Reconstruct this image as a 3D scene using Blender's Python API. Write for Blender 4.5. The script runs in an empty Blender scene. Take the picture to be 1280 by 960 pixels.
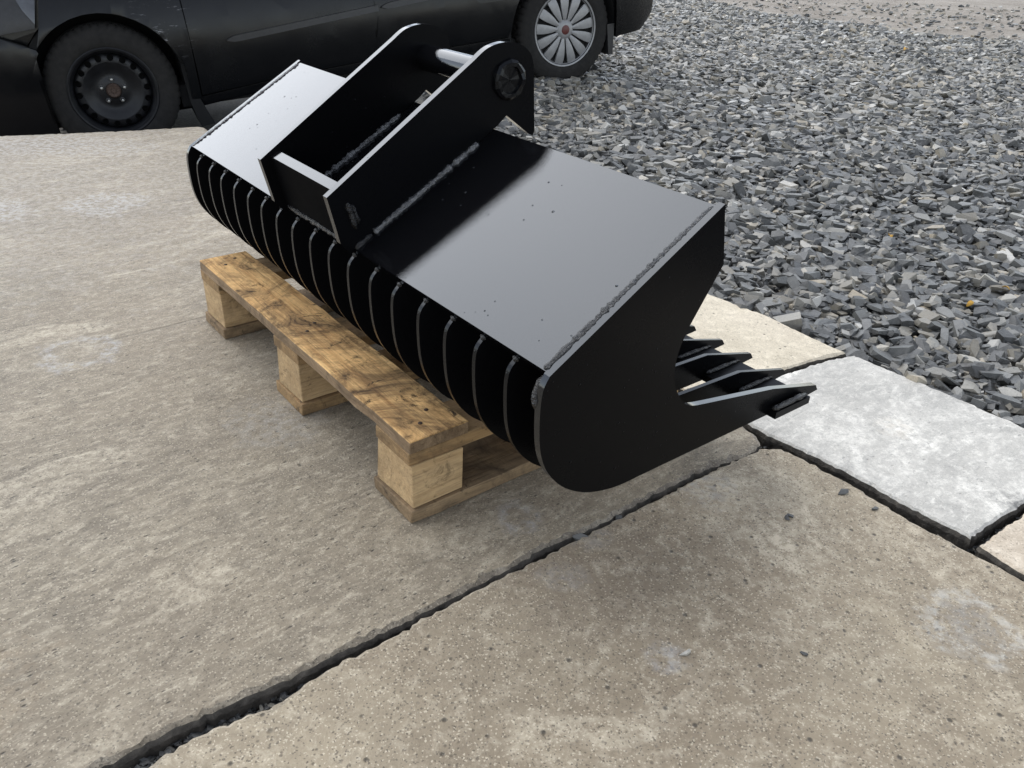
import bpy, bmesh, math, random
import numpy as np
from mathutils import Vector, Matrix, noise

random.seed(7)
SC = bpy.context.scene
COL = SC.collection

# ------------------------------------------------------------------ camera
FPX, PITCH, ROLL, CAMH = 1013.82, 0.5206, 0.04484, 0.8029
def cam_axes():
    cp, sp = math.cos(PITCH), math.sin(PITCH)
    fwd = Vector((0, cp, -sp)); up = Vector((0, sp, cp)); r = Vector((1, 0, 0))
    cr, sr = math.cos(ROLL), math.sin(ROLL)
    return cr*r + sr*up, -sr*r + cr*up, fwd
CR, CU, CF = cam_axes()
CPOS = Vector((0, 0, CAMH))
cam_d = bpy.data.cameras.new('camera')
cam_d.sensor_fit = 'HORIZONTAL'; cam_d.sensor_width = 36.0
cam_d.lens = FPX*36.0/1280.0
cam_d.clip_start = 0.02; cam_d.clip_end = 2000
cam = bpy.data.objects.new('camera', cam_d); COL.objects.link(cam)
cam.matrix_world = Matrix(((CR.x, CU.x, -CF.x, 0), (CR.y, CU.y, -CF.y, 0), (CR.z, CU.z, -CF.z, CAMH), (0, 0, 0, 1)))
SC.camera = cam
def project(p):
    d = Vector(p) - CPOS; z = d.dot(CF)
    return 640 + FPX*d.dot(CR)/z, 480 - FPX*d.dot(CU)/z, z

# ------------------------------------------------------------------ world, sun, exposure
SUN_DIR = Vector((-0.400, 0.476, 0.783)).normalized()      # towards the bright part of the cloud
w = bpy.data.worlds.new('World'); SC.world = w; w.use_nodes = True
nt = w.node_tree; nt.nodes.clear()
sky = nt.nodes.new('ShaderNodeTexSky'); sky.sky_type = 'NISHITA'; sky.sun_disc = False
sky.sun_elevation = math.asin(SUN_DIR.z)
sky.sun_rotation = math.atan2(SUN_DIR.x, SUN_DIR.y)
sky.air_density = 1.0; sky.dust_density = 0.25; sky.ozone_density = 1.0
hs = nt.nodes.new('ShaderNodeHueSaturation'); hs.inputs['Saturation'].default_value = 0.40
bgn = nt.nodes.new('ShaderNodeBackground'); bgn.inputs['Strength'].default_value = 0.15
wo = nt.nodes.new('ShaderNodeOutputWorld')
nt.links.new(sky.outputs[0], hs.inputs['Color']); nt.links.new(hs.outputs[0], bgn.inputs['Color'])
nt.links.new(bgn.outputs[0], wo.inputs['Surface'])
sun_d = bpy.data.lights.new('sun', 'SUN'); sun_d.energy = 1.3; sun_d.angle = math.radians(68); sun_d.color = (1.0, 0.985, 0.96)
sun = bpy.data.objects.new('sun', sun_d); COL.objects.link(sun)
sun.rotation_euler = SUN_DIR.to_track_quat('Z', 'Y').to_euler()
SC.view_settings.view_transform = 'Standard'; SC.view_settings.look = 'None'
SC.view_settings.gamma = 1.0; SC.view_settings.exposure = 1.0

# ------------------------------------------------------------------ node helpers
class NB:
    def __init__(s, name):
        s.m = bpy.data.materials.new(name); s.m.use_nodes = True
        s.t = s.m.node_tree; s.b = s.t.nodes['Principled BSDF']; s.out = s.t.nodes['Material Output']
        s.tc = None
    def n(s, typ, **kw):
        nd = s.t.nodes.new(typ)
        for k, v in kw.items():
            if k.startswith('i_'): nd.inputs[k[2:].replace('_', ' ')].default_value = v
            else: setattr(nd, k, v)
        return nd
    def L(s, a, b): s.t.links.new(a, b)
    def coord(s, scale=(1, 1, 1), rot=0.0, loc=(0, 0, 0), which='Object'):
        tc = s.n('ShaderNodeTexCoord'); mp = s.n('ShaderNodeMapping')
        mp.inputs['Scale'].default_value = scale; mp.inputs['Rotation'].default_value = (0, 0, rot); mp.inputs['Location'].default_value = loc
        s.L(tc.outputs[which], mp.inputs['Vector']); return mp.outputs[0]
    def noise(s, vec, scale, detail=4, rough=0.55, dist=0.0):
        nd = s.n('ShaderNodeTexNoise'); nd.inputs['Scale'].default_value = scale
        nd.inputs['Detail'].default_value = detail; nd.inputs['Roughness'].default_value = rough
        nd.inputs['Distortion'].default_value = dist
        s.L(vec, nd.inputs['Vector']); return nd.outputs['Fac']
    def vor(s, vec, scale, feat='F1', out='Distance', rnd=1.0):
        nd = s.n('ShaderNodeTexVoronoi', feature=feat); nd.inputs['Scale'].default_value = scale
        nd.inputs['Randomness'].default_value = rnd
        s.L(vec, nd.inputs['Vector']); return nd.outputs[out]
    def ramp(s, fac, stops, interp='LINEAR'):
        nd = s.n('ShaderNodeValToRGB'); cr = nd.color_ramp; cr.interpolation = interp
        while len(cr.elements) < len(stops): cr.elements.new(0.5)
        for e, (p, c) in zip(cr.elements, stops):
            e.position = p; e.color = (c, c, c, 1) if isinstance(c, (int, float)) else (*c, 1)
        s.L(fac, nd.inputs[0]); return nd.outputs['Color']
    def mix(s, fac, a, b, mode='MIX'):
        nd = s.n('ShaderNodeMix', data_type='RGBA', blend_type=mode)
        for sock, v in ((nd.inputs[0], fac), (nd.inputs[6], a), (nd.inputs[7], b)):
            if hasattr(v, 'node'): s.L(v, sock)
            elif isinstance(v, (int, float)): sock.default_value = v if sock == nd.inputs[0] else (v, v, v, 1)
            else: sock.default_value = (*v, 1)
        return nd.outputs[2]
    def math(s, op, a, b=0.0, clamp=False):
        nd = s.n('ShaderNodeMath', operation=op, use_clamp=clamp)
        for sock, v in ((nd.inputs[0], a), (nd.inputs[1], b)):
            if hasattr(v, 'node'): s.L(v, sock)
            else: sock.default_value = v
        return nd.outputs[0]
    def bump(s, h, strength=0.5, dist=0.01, prev=None):
        nd = s.n('ShaderNodeBump'); nd.inputs['Strength'].default_value = strength; nd.inputs['Distance'].default_value = dist
        s.L(h, nd.inputs['Height'])
        if prev is not None: s.L(prev, nd.inputs['Normal'])
        return nd.outputs[0]
    def set(s, **kw):
        for k, v in kw.items():
            sock = s.b.inputs[k.replace('_', ' ')]
            if hasattr(v, 'node'): s.L(v, sock)
            elif isinstance(v, tuple) and len(v) == 3: sock.default_value = (*v, 1)
            else: sock.default_value = v
        return s.m

def ring_mask(b, pos, centre, r, wob_scale=14, hole=0.45, flat=1.0):
    """a stain or broad patch: 1 in an uneven ring round centre (ground coordinates)"""
    v = b.n('ShaderNodeVectorMath', operation='SUBTRACT'); b.L(pos, v.inputs[0]); v.inputs[1].default_value = (*centre, 0)
    v2 = b.n('ShaderNodeVectorMath', operation='MULTIPLY'); b.L(v.outputs[0], v2.inputs[0]); v2.inputs[1].default_value = (1, flat, 0)
    ln = b.n('ShaderNodeVectorMath', operation='LENGTH'); b.L(v2.outputs[0], ln.inputs[0])
    wob = b.noise(pos, wob_scale, 6, 0.7)
    d = b.math('ADD', b.math('DIVIDE', ln.outputs['Value'], r), b.math('MULTIPLY', b.math('SUBTRACT', wob, 0.5), 1.5))
    return b.ramp(d, [(0.0, 0.0 if hole else 1.0), (hole, 0.15 if hole else 1.0), (hole+0.2, 1.0), (0.85, 0.55), (1.0, 0.0)])

STREAK = math.atan2(0.67, 0.758)      # lay of the brushed finish of the big slabs (ground plan)

def mat_concrete(name, base, dark, light, streak=0.0, stains_and_tints=(), speck=0.5, warm=(0.34, 0.25, 0.17), bs=0.35, seed=0.0, pores=0.8):
    tint = (1.24, 1.20, 1.13)
    base, dark, light, warm = [tuple(min(0.9, q*t) for q, t in zip(c_, tint)) for c_ in (base, dark, light, warm)]
    b = NB(name)
    p = b.coord(loc=(seed, seed*0.7, 0))
    raw = b.coord()
    if streak:
        ps = b.n('ShaderNodeMapping'); ps.vector_type = 'TEXTURE'; ps.inputs['Rotation'].default_value = (0, 0, STREAK); b.L(p, ps.inputs[0])
        pst = b.n('ShaderNodeMapping'); pst.inputs['Scale'].default_value = (1.0, 1.0 + 1.1*streak, 1); b.L(ps.outputs[0], pst.inputs[0]); pv = pst.outputs[0]
    else: pv = p
    big = b.noise(p, 1.6, 5, 0.6); mid = b.noise(pv, 9, 9, 0.74, 0.6); fine = b.noise(pv, 34, 9, 0.80, 0.3); grit = b.noise(p, 230, 3, 0.7)
    c = b.mix(b.ramp(mid, [(0.26, 0.0), (0.62, 1.0)]), dark, base)
    c = b.mix(b.ramp(big, [(0.42, 0.0), (0.66, 0.75)]), c, warm)
    c = b.mix(b.ramp(fine, [(0.50, 0.0), (0.70, 0.8)]), c, light)
    c = b.mix(b.ramp(fine, [(0.30, 0.75), (0.44, 0.0)]), c, dark)
    gs = b.vor(p, 135, out='Distance'); gsc = b.n('ShaderNodeSeparateColor'); b.L(b.vor(p, 135, out='Color'), gsc.inputs[0])
    bits = b.math('MULTIPLY', b.ramp(gs, [(0.16, 1.0), (0.34, 0.0)]), b.ramp(gsc.outputs[0], [(0.80, 0.0), (0.84, 1.0)]))
    c = b.mix(b.math('MULTIPLY', bits, speck), c, tuple(x*0.45 for x in dark))
    pale = b.math('MULTIPLY', b.ramp(gs, [(0.16, 1.0), (0.34, 0.0)]), b.math('MULTIPLY', b.ramp(gsc.outputs[1], [(0.88, 0.0), (0.92, 1.0)]), b.ramp(b.noise(p, 13, 5, 0.7), [(0.42, 0.0), (0.6, 1.0)])))
    c = b.mix(b.math('MULTIPLY', pale, speck*0.5), c, tuple(min(1, x*1.15) for x in light))
    dirt = b.noise(pv, 1.1, 7, 0.66, 0.5)
    c = b.mix(b.ramp(dirt, [(0.46, 0.0), (0.68, 0.5)]), c, tuple(x*0.95 for x in dark))
    blot = b.noise(pv, 3.1, 9, 0.72, 0.8)
    blot = b.math('MULTIPLY', b.ramp(blot, [(0.53, 0.0), (0.66, 0.85)]), b.ramp(b.noise(p, 60, 7, 0.75), [(0.40, 0.0), (0.56, 1.0)]))
    c = b.mix(blot, c, light)
    flake = b.noise(pv, 17, 8, 0.7, 1.0)
    c = b.mix(b.ramp(flake, [(0.62, 0.0), (0.68, 0.35)]), c, tuple(x*1.05 for x in light))
    c = b.mix(b.ramp(flake, [(0.30, 0.4), (0.37, 0.0)]), c, tuple(x*0.8 for x in dark))
    # sand grains, pale and dark
    g = b.vor(p, 520, out='Color')
    gv = b.n('ShaderNodeSeparateColor'); b.L(g, gv.inputs[0])
    c = b.mix(b.math('MULTIPLY', b.ramp(gv.outputs[0], [(0.91, 0.0), (0.95, 1.0)]), speck), c, light)
    c = b.mix(b.math('MULTIPLY', b.ramp(gv.outputs[1], [(0.92, 0.0), (0.95, 1.0)]), speck), c, tuple(x*0.40 for x in dark))
    # open pores
    pd = b.vor(pv, 62, out='Distance'); pc = b.n('ShaderNodeSeparateColor'); b.L(b.vor(pv, 62, out='Color'), pc.inputs[0])
    pore = b.math('MULTIPLY', b.ramp(pd, [(0.10, 1.0), (0.24, 0.0)]), b.ramp(pc.outputs[0], [(0.80, 0.0), (0.84, 1.0)]))
    pd2 = b.vor(pv, 21, out='Distance'); pc2 = b.n('ShaderNodeSeparateColor'); b.L(b.vor(pv, 21, out='Color'), pc2.inputs[0])
    pore = b.math('MAXIMUM', pore, b.math('MULTIPLY', b.ramp(pd2, [(0.05, 1.0), (0.12, 0.0)]), b.ramp(pc2.outputs[0], [(0.955, 0.0), (0.965, 1.0)])))
    c = b.mix(b.math('MULTIPLY', pore, pores), c, tuple(x*0.16 for x in dark))
    for (ctr, r, hole, flat, col, amt) in stains_and_tints:
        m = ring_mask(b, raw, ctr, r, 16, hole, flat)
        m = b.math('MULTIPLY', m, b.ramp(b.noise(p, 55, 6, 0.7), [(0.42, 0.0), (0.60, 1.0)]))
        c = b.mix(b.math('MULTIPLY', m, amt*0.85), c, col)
    h = b.math('ADD', b.math('MULTIPLY', fine, 0.7), b.math('MULTIPLY', grit, 0.35))
    h = b.math('ADD', h, b.math('MULTIPLY', mid, 0.9)); h = b.math('ADD', h, b.math('MULTIPLY', flake, 0.8))
    h = b.math('SUBTRACT', h, b.math('MULTIPLY', pore, 0.9)); h = b.math('ADD', h, b.math('MULTIPLY', b.math('SUBTRACT', pale, bits), 0.35*speck))
    if streak:
        ln = b.n('ShaderNodeMapping'); ln.inputs['Scale'].default_value = (0.7, 16, 1); b.L(ps.outputs[0], ln.inputs[0])
        groove = b.ramp(b.noise(ln.outputs[0], 1.0, 5, 0.6, 0.3), [(0.30, 1.0), (0.37, 0.0)])
        groove = b.math('MULTIPLY', groove, b.ramp(b.noise(p, 2.3, 4), [(0.45, 0.0), (0.6, 1.0)]))
        h = b.math('SUBTRACT', h, b.math('MULTIPLY', groove, 0.9))
        c = b.mix(b.math('MULTIPLY', groove, 0.45), c, tuple(x*0.45 for x in dark))
    return b.set(Base_Color=c, Roughness=0.66, Normal=b.bump(h, bs, 0.010), Specular_IOR_Level=0.6)

SPL = (0.46, 0.45, 0.44)
MAT = {}
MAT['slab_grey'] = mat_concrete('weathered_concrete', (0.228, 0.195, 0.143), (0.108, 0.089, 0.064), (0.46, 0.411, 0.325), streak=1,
    stains_and_tints=[((-1.2675, 2.3907), 0.13, 0.12, 1.0, SPL, 0.8), ((-1.55, 2.27), 0.13, 0.12, 1.0, SPL, 0.8), ((-0.885, 1.45), 0.085, 0.5, 1.0, SPL, 0.7),
            ((-0.42, 1.23), 0.10, 0.0, 1.0, (0.36, 0.34, 0.30), 0.6), ((0.02, 0.985), 0.045, 0.4, 1.0, SPL, 0.5), ((-0.63, 0.62), 0.12, 0.0, 1.0, (0.30, 0.21, 0.12), 0.35),
            ((-1.75, 3.05), 0.42, 0.0, 2.4, SPL, 0.55), ((-1.9, 2.9), 1.5, 0.0, 1.0, (0.47, 0.43, 0.375), 0.58), ((-0.55, 1.75), 0.4, 0.0, 1.0, (0.42, 0.39, 0.33), 0.15)], warm=(0.205, 0.168, 0.120), bs=0.55)  # wide pale patches make the slab paler towards its far end
MAT['slab_brown'] = mat_concrete('sandy_concrete', (0.305, 0.258, 0.186), (0.165, 0.134, 0.094), (0.50, 0.445, 0.350), streak=0,
    stains_and_tints=[((0.632, 0.800), 0.075, 0.42, 1.0, (0.52, 0.49, 0.43), 0.85), ((0.625, 0.806), 0.045, 0.0, 1.0, (0.30, 0.285, 0.26), 0.7), ((0.33, 1.09), 0.06, 0.0, 1.0, (0.36, 0.34, 0.31), 0.7),
            ((0.08, 0.86), 0.05, 0.0, 1.6, (0.36, 0.34, 0.31), 0.6), ((0.13, 0.95), 0.04, 0.0, 1.0, (0.36, 0.34, 0.31), 0.6), ((0.21, 0.72), 0.03, 0.0, 1.0, (0.5, 0.5, 0.5), 0.5),
            ((0.12, 0.86), 0.14, 0.0, 1.0, (0.19, 0.14, 0.10), 0.35)], speck=0.7, warm=(0.190, 0.148, 0.100), seed=3.3, bs=0.6)
MAT['slab_white'] = mat_concrete('pale_limestone', (0.43, 0.421, 0.397), (0.24, 0.237, 0.227), (0.70, 0.688, 0.65), streak=0.5,
    stains_and_tints=[((0.835, 1.085), 0.035, 0.0, 1.0, (0.06, 0.06, 0.06), 0.75), ((0.72, 1.30), 0.04, 0.0, 1.0, (0.55, 0.47, 0.36), 0.35)], speck=0.25, warm=(0.40, 0.39, 0.365), bs=0.4, seed=1.1, pores=0.25)
MAT['slab_cream'] = mat_concrete('cream_concrete', (0.45, 0.405, 0.315), (0.31, 0.272, 0.205), (0.64, 0.585, 0.475), speck=0.5, warm=(0.46, 0.41, 0.33), bs=0.25, seed=5.2)
MAT['slab_pink'] = mat_concrete('pinkish_concrete', (0.46, 0.40, 0.32), (0.32, 0.27, 0.21), (0.62, 0.56, 0.47), speck=0.5, warm=(0.40, 0.34, 0.28), bs=0.3, seed=8.2)

def simple(name, col, rough=0.5, metal=0.0, nscale=0, namt=0.3, bump=0.0, bscale=80, **kw):
    b = NB(name); c = col
    p = b.coord()
    if nscale:
        f = b.noise(p, nscale, 6, 0.65)
        c = b.mix(b.ramp(f, [(0.3, 0.0), (0.7, 1.0)]), tuple(x*(1-namt) for x in col), tuple(min(1, x*(1+namt)) for x in col))
    if bump: b.set(Normal=b.bump(b.noise(p, bscale, 5, 0.6), bump, 0.01))
    return b.set(Base_Color=c, Roughness=rough, Metallic=metal, **kw)

MAT['soil'] = simple('damp_soil', (0.060, 0.051, 0.040), 0.95, nscale=40, namt=0.5, bump=0.6)

def mat_dirt():
    b = NB('packed_dirt'); p = b.coord()
    f = b.noise(p, 1.3, 8, 0.7); g = b.noise(p, 26, 6, 0.7)
    c = b.mix(b.ramp(f, [(0.35, 0.0), (0.65, 1.0)]), (0.20, 0.168, 0.132), (0.34, 0.30, 0.25))
    c = b.mix(b.ramp(g, [(0.52, 0.0), (0.7, 0.8)]), c, (0.36, 0.345, 0.32))
    c = b.mix(b.ramp(g, [(0.28, 0.7), (0.42, 0.0)]), c, (0.10, 0.095, 0.085))
    return b.set(Base_Color=c, Roughness=0.95, Normal=b.bump(g, 0.7, 0.03))
MAT['dirt'] = mat_dirt()
MAT['slab_side'] = simple('soil_stained_concrete', (0.085, 0.074, 0.060), 0.95, nscale=45, namt=0.6, bump=0.6)
MAT['grit'] = simple('dark_grit', (0.055, 0.054, 0.052), 0.95, nscale=60, namt=0.6, bump=0.8, bscale=120)

def mat_stone():
    b = NB('slate_gravel')
    at = b.n('ShaderNodeAttribute', attribute_name='tone')
    p = b.coord()
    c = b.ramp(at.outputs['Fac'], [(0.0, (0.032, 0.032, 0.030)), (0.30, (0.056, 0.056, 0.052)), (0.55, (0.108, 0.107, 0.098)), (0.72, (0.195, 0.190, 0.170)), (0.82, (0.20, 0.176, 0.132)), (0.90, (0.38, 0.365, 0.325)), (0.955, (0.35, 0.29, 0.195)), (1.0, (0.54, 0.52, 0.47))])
    f = b.noise(p, 55, 6, 0.7, 0.5); g = b.noise(p, 260, 4, 0.7)
    c = b.mix(b.ramp(f, [(0.38, 0.0), (0.70, 0.4)]), c, (0.20, 0.195, 0.185))
    c = b.mix(b.ramp(g, [(0.3, 0.4), (0.48, 0.0)]), c, (0.045, 0.046, 0.048))
    return b.set(Base_Color=c, Roughness=0.46, Specular_IOR_Level=0.55, Normal=b.bump(b.math('ADD', f, b.math('MULTIPLY', g, 0.4)), 0.45, 0.006))
MAT['stone'] = mat_stone()

def mat_paint(name, rough, spec, ior):
    b = NB(name); p = b.coord()
    peel = b.noise(p, 520, 3, 0.6)
    sd = b.vor(p, 34, out='Distance'); sc = b.n('ShaderNodeSeparateColor'); b.L(b.vor(p, 34, out='Color'), sc.inputs[0])
    pit = b.math('MULTIPLY', b.ramp(sd, [(0.03, 1.0), (0.075, 0.0)]), b.ramp(sc.outputs[0], [(0.74, 0.0), (0.76, 1.0)]))
    nrm = b.bump(peel, 0.035, 0.003)
    nrm = b.bump(b.noise(p, 14, 2, 0.5), 0.010, 0.01, nrm)
    s2 = b.vor(p, 95, out='Distance'); s2c = b.n('ShaderNodeSeparateColor'); b.L(b.vor(p, 95, out='Color'), s2c.inputs[0])
    area = b.ramp(b.noise(p, 4.5, 3, 0.6), [(0.48, 0.0), (0.62, 1.0)])
    pit2 = b.math('MULTIPLY', b.math('MULTIPLY', b.ramp(s2, [(0.05, 1.0), (0.14, 0.0)]), b.ramp(s2c.outputs[0], [(0.86, 0.0), (0.88, 1.0)])), area)
    nrm = b.bump(b.math('ADD', pit, pit2), 0.8, 0.004, nrm)
    dust = b.noise(p, 5, 7, 0.7)
    r = b.ramp(dust, [(0.3, rough*0.85), (0.75, rough*1.25)])
    return b.set(Base_Color=(0.0035, 0.0035, 0.004), Roughness=r, IOR=ior, Specular_IOR_Level=spec, Specular_Tint=(0.87, 0.93, 1.0), Normal=nrm)
MAT['paint'] = mat_paint('black_gloss_enamel', 0.05, 0.56, 1.55)
MAT['satin'] = mat_paint('black_satin_enamel', 0.28, 0.07, 1.5)
MAT['dull'] = mat_paint('black_dull_enamel', 0.65, 0.02, 1.45)
MAT['edge'] = mat_paint('black_enamel_on_cut_edge', 0.22, 0.22, 1.5)
def mat_weld(name, ior):
    b = NB(name); p = b.coord()
    f = b.noise(p, 110, 5, 0.65, 0.4); g = b.noise(p, 420, 3, 0.6)
    return b.set(Base_Color=(0.005, 0.005, 0.0055), Roughness=0.10, IOR=ior, Normal=b.bump(b.math('ADD', f, b.math('MULTIPLY', g, 0.3)), 0.75, 0.010))
MAT['weld'] = mat_weld('painted_weld', 1.6)
MAT['weld_bright'] = mat_weld('glossy_fillet_weld', 2.6)

def mat_wood(name, axis, light, mid, dark, grime=0.5):
    b = NB(name)
    tc = b.n('ShaderNodeTexCoord'); oi = b.n('ShaderNodeObjectInfo')
    off = b.n('ShaderNodeVectorMath', operation='SCALE'); b.L(oi.outputs['Location'], off.inputs[0]); off.inputs['Scale'].default_value = 3.7
    ad = b.n('ShaderNodeVectorMath', operation='ADD'); b.L(tc.outputs['Object'], ad.inputs[0]); b.L(off.outputs[0], ad.inputs[1])
    s = {'x': (1.2, 22, 22), 'y': (22, 1.2, 22), 'z': (22, 22, 1.5)}[axis]
    mp = b.n('ShaderNodeMapping'); mp.inputs['Scale'].default_value = s; b.L(ad.outputs[0], mp.inputs[0])
    grain = b.noise(mp.outputs[0], 3.2, 6, 0.65, 0.9); fib = b.noise(mp.outputs[0], 14, 4, 0.6)
    c = b.mix(b.ramp(grain, [(0.30, 0.0), (0.66, 1.0)]), mid, light)
    c = b.mix(b.ramp(fib, [(0.30, 0.55), (0.48, 0.0)]), c, dark)
    st = b.noise(ad.outputs[0], 8, 9, 0.76, 1.2); st2 = b.noise(ad.outputs[0], 30, 8, 0.75, 0.8)
    c = b.mix(b.math('MULTIPLY', b.ramp(st, [(0.44, 0.0), (0.66, 1.0)]), grime), c, dark)
    c = b.mix(b.math('MULTIPLY', b.ramp(st2, [(0.565, 0.0), (0.66, 1.0)]), grime), c, tuple(x*0.4 for x in dark))
    # saw marks across the grain
    sm = {'x': (160, 3, 3), 'y': (3, 160, 3), 'z': (60, 60, 60)}[axis]
    m2 = b.n('ShaderNodeMapping'); m2.inputs['Scale'].default_value = sm; b.L(ad.outputs[0], m2.inputs[0])
    saw = b.noise(m2.outputs[0], 1.0, 3, 0.6)
    h = b.math('ADD', b.math('MULTIPLY', fib, 0.6), b.math('ADD', b.math('MULTIPLY', grain, 0.5), b.math('MULTIPLY', saw, 0.35)))
    return b.set(Base_Color=c, Roughness=0.8, Specular_IOR_Level=0.3, Normal=b.bump(h, 0.5, 0.004))
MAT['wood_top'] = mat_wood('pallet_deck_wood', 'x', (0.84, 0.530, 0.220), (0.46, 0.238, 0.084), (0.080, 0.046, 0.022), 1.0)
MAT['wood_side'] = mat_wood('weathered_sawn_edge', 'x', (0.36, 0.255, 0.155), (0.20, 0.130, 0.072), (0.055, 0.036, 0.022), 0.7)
MAT['wood_cross'] = mat_wood('pallet_cross_wood', 'y', (0.37, 0.245, 0.12), (0.26, 0.155, 0.07), (0.09, 0.06, 0.035), 0.75)
MAT['wood_base'] = mat_wood('pallet_base_wood', 'y', (0.30, 0.21, 0.12), (0.20, 0.135, 0.075), (0.07, 0.05, 0.033), 0.9)
MAT['wood_block'] = mat_wood('pallet_block_wood', 'y', (0.56, 0.395, 0.215), (0.40, 0.265, 0.132), (0.15, 0.100, 0.055), 0.55)
MAT['nail'] = simple('rusty_nail', (0.05, 0.03, 0.02), 0.7, 0.4, nscale=300)

def mat_car():
    b = NB('black_car_paint'); p = b.coord()
    dirt = b.noise(p, 3, 8, 0.7); fine = b.noise(p, 120, 4, 0.7)
    c = b.mix(b.math('MULTIPLY', b.ramp(dirt, [(0.4, 0.0), (0.75, 0.5)]), b.ramp(fine, [(0.45, 0.0), (0.7, 1.0)])), (0.0035, 0.004, 0.005), (0.013, 0.013, 0.013))
    # scuffs on the wing behind the front wheel and a few on the doors
    mp = b.n('ShaderNodeMapping'); mp.inputs['Rotation'].default_value = (0, 0.9, 0); mp.inputs['Scale'].default_value = (8, 8, 55); b.L(p, mp.inputs[0])
    sc = b.ramp(b.noise(mp.outputs[0], 1.6, 5, 0.7), [(0.60, 0.0), (0.66, 1.0)])
    v = b.n('ShaderNodeVectorMath', operation='DISTANCE'); b.L(p, v.inputs[0]); v.inputs[1].default_value = (0.29, -0.03, 0.27)
    sc = b.math('MULTIPLY', sc, b.ramp(v.outputs['Value'], [(0.05, 0.8), (0.17, 0.0)]))
    c = b.mix(sc, c, (0.30, 0.30, 0.31))
    r = b.ramp(dirt, [(0.35, 0.16), (0.8, 0.36)])
    return b.set(Base_Color=c, Roughness=r, IOR=1.5, Specular_IOR_Level=0.28, Normal=b.bump(b.noise(p, 2.2, 2), 0.05, 0.03))
MAT['car'] = mat_car()
MAT['plastic'] = simple('black_trim_plastic', (0.016, 0.016, 0.017), 0.42, nscale=60, namt=0.3)
MAT['dark'] = simple('black_underbody', (0.006, 0.006, 0.006), 0.9, nscale=8)
MAT['tyre'] = simple('dusty_rubber', (0.0115, 0.0105, 0.0095), 0.9, nscale=28, namt=0.5, bump=0.25, bscale=70)
MAT['steel_black'] = simple('black_painted_steel', (0.007, 0.0075, 0.009), 0.40, nscale=22, namt=0.5, Specular_IOR_Level=0.35)
MAT['chrome'] = simple('zinc_nut', (0.36, 0.36, 0.35), 0.35, 0.9, nscale=200)
MAT['rust'] = simple('rusty_hub', (0.060, 0.038, 0.028), 0.8, nscale=160, namt=0.6)
MAT['silver'] = simple('silver_hubcap_plastic', (0.27, 0.27, 0.27), 0.42, 0.3, nscale=40, namt=0.12)
MAT['badge'] = simple('dark_red_badge', (0.10, 0.026, 0.022), 0.45, nscale=60)
MAT['glass'] = simple('tinted_glass', (0.012, 0.014, 0.016), 0.05, nscale=5, namt=0.1)
MAT['lamp'] = simple('headlamp_lens', (0.07, 0.075, 0.085), 0.2, nscale=12, namt=0.35, IOR=1.5)
MAT['leaf'] = simple('yellow_leaf', (0.50, 0.28, 0.04), 0.7, nscale=90, namt=0.4)
MAT['grass'] = simple('green_grass', (0.075, 0.15, 0.022), 0.7, nscale=4, namt=0.4)

# ------------------------------------------------------------------ mesh helpers
def obj(name, bm, mat, parent=None, smooth=False, recalc=True):
    if recalc: bmesh.ops.recalc_face_normals(bm, faces=bm.faces)
    me = bpy.data.meshes.new(name); bm.to_mesh(me); bm.free()
    for m in (mat if isinstance(mat, (list, tuple)) else [mat]): me.materials.append(m)
    if smooth:
        for p in me.polygons: p.use_smooth = True
    o = bpy.data.objects.new(name, me); COL.objects.link(o)
    if parent is not None: o.parent = parent
    return o
def smooth_angle(o, deg=35):
    me = o.data
    for p in me.polygons: p.use_smooth = True
    try: me.set_sharp_from_angle(angle=math.radians(deg))
    except Exception: pass
    return o
def empty(name, mw, label, cat, group=None):
    o = bpy.data.objects.new(name, None); COL.objects.link(o); o.empty_display_size = 0.1
    o.matrix_world = mw; o['label'] = label; o['category'] = cat
    if group: o['group'] = group
    return o
def frame(loc, X, Y, Z=None):
    X = Vector(X); Y = Vector(Y); Z = Vector(Z) if Z is not None else X.cross(Y)
    return Matrix(((X.x, Y.x, Z.x, loc[0]), (X.y, Y.y, Z.y, loc[1]), (X.z, Y.z, Z.z, loc[2]), (0, 0, 0, 1)))
def prism(bm, poly, x0, x1, axis='x'):
    """extrude a polygon of (y,z) along x, or of (x,z) along y"""
    mk = (lambda a, c, t: (t, a, c)) if axis == 'x' else (lambda a, c, t: (a, t, c))
    A = [bm.verts.new(mk(a, c, x0)) for a, c in poly]; B = [bm.verts.new(mk(a, c, x1)) for a, c in poly]
    n = len(poly)
    bm.faces.new(A); bm.faces.new(B[::-1])
    for i in range(n): bm.faces.new((A[i], B[i], B[(i+1) % n], A[(i+1) % n]))
def bevel(bm, off, seg=1, ang=25):
    es = [e for e in bm.edges if len(e.link_faces) == 2 and e.calc_face_angle(0) > math.radians(ang)]
    if es: bmesh.ops.bevel(bm, geom=es, offset=off, segments=seg, affect='EDGES', profile=0.6, clamp_overlap=True)
def box(bm, x0, x1, y0, y1, z0, z1):
    prism(bm, [(y0, z0), (y1, z0), (y1, z1), (y0, z1)], x0, x1)
def catmull(pts, sub=4, closed=False):
    out = []; n = len(pts)
    rng = range(n if closed else n-1)
    for i in rng:
        p0 = pts[(i-1) % n] if (closed or i > 0) else pts[0]; p1 = pts[i]; p2 = pts[(i+1) % n]
        p3 = pts[(i+2) % n] if (closed or i+2 < n) else pts[-1]
        for k in range(sub):
            t = k/sub; t2 = t*t; t3 = t2*t
            out.append(tuple(0.5*((2*b) + (-a+c)*t + (2*a-5*b+4*c-d)*t2 + (-a+3*b-3*c+d)*t3) for a, b, c, d in zip(p0, p1, p2, p3)))
    if not closed: out.append(tuple(pts[-1]))
    return out
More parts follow.
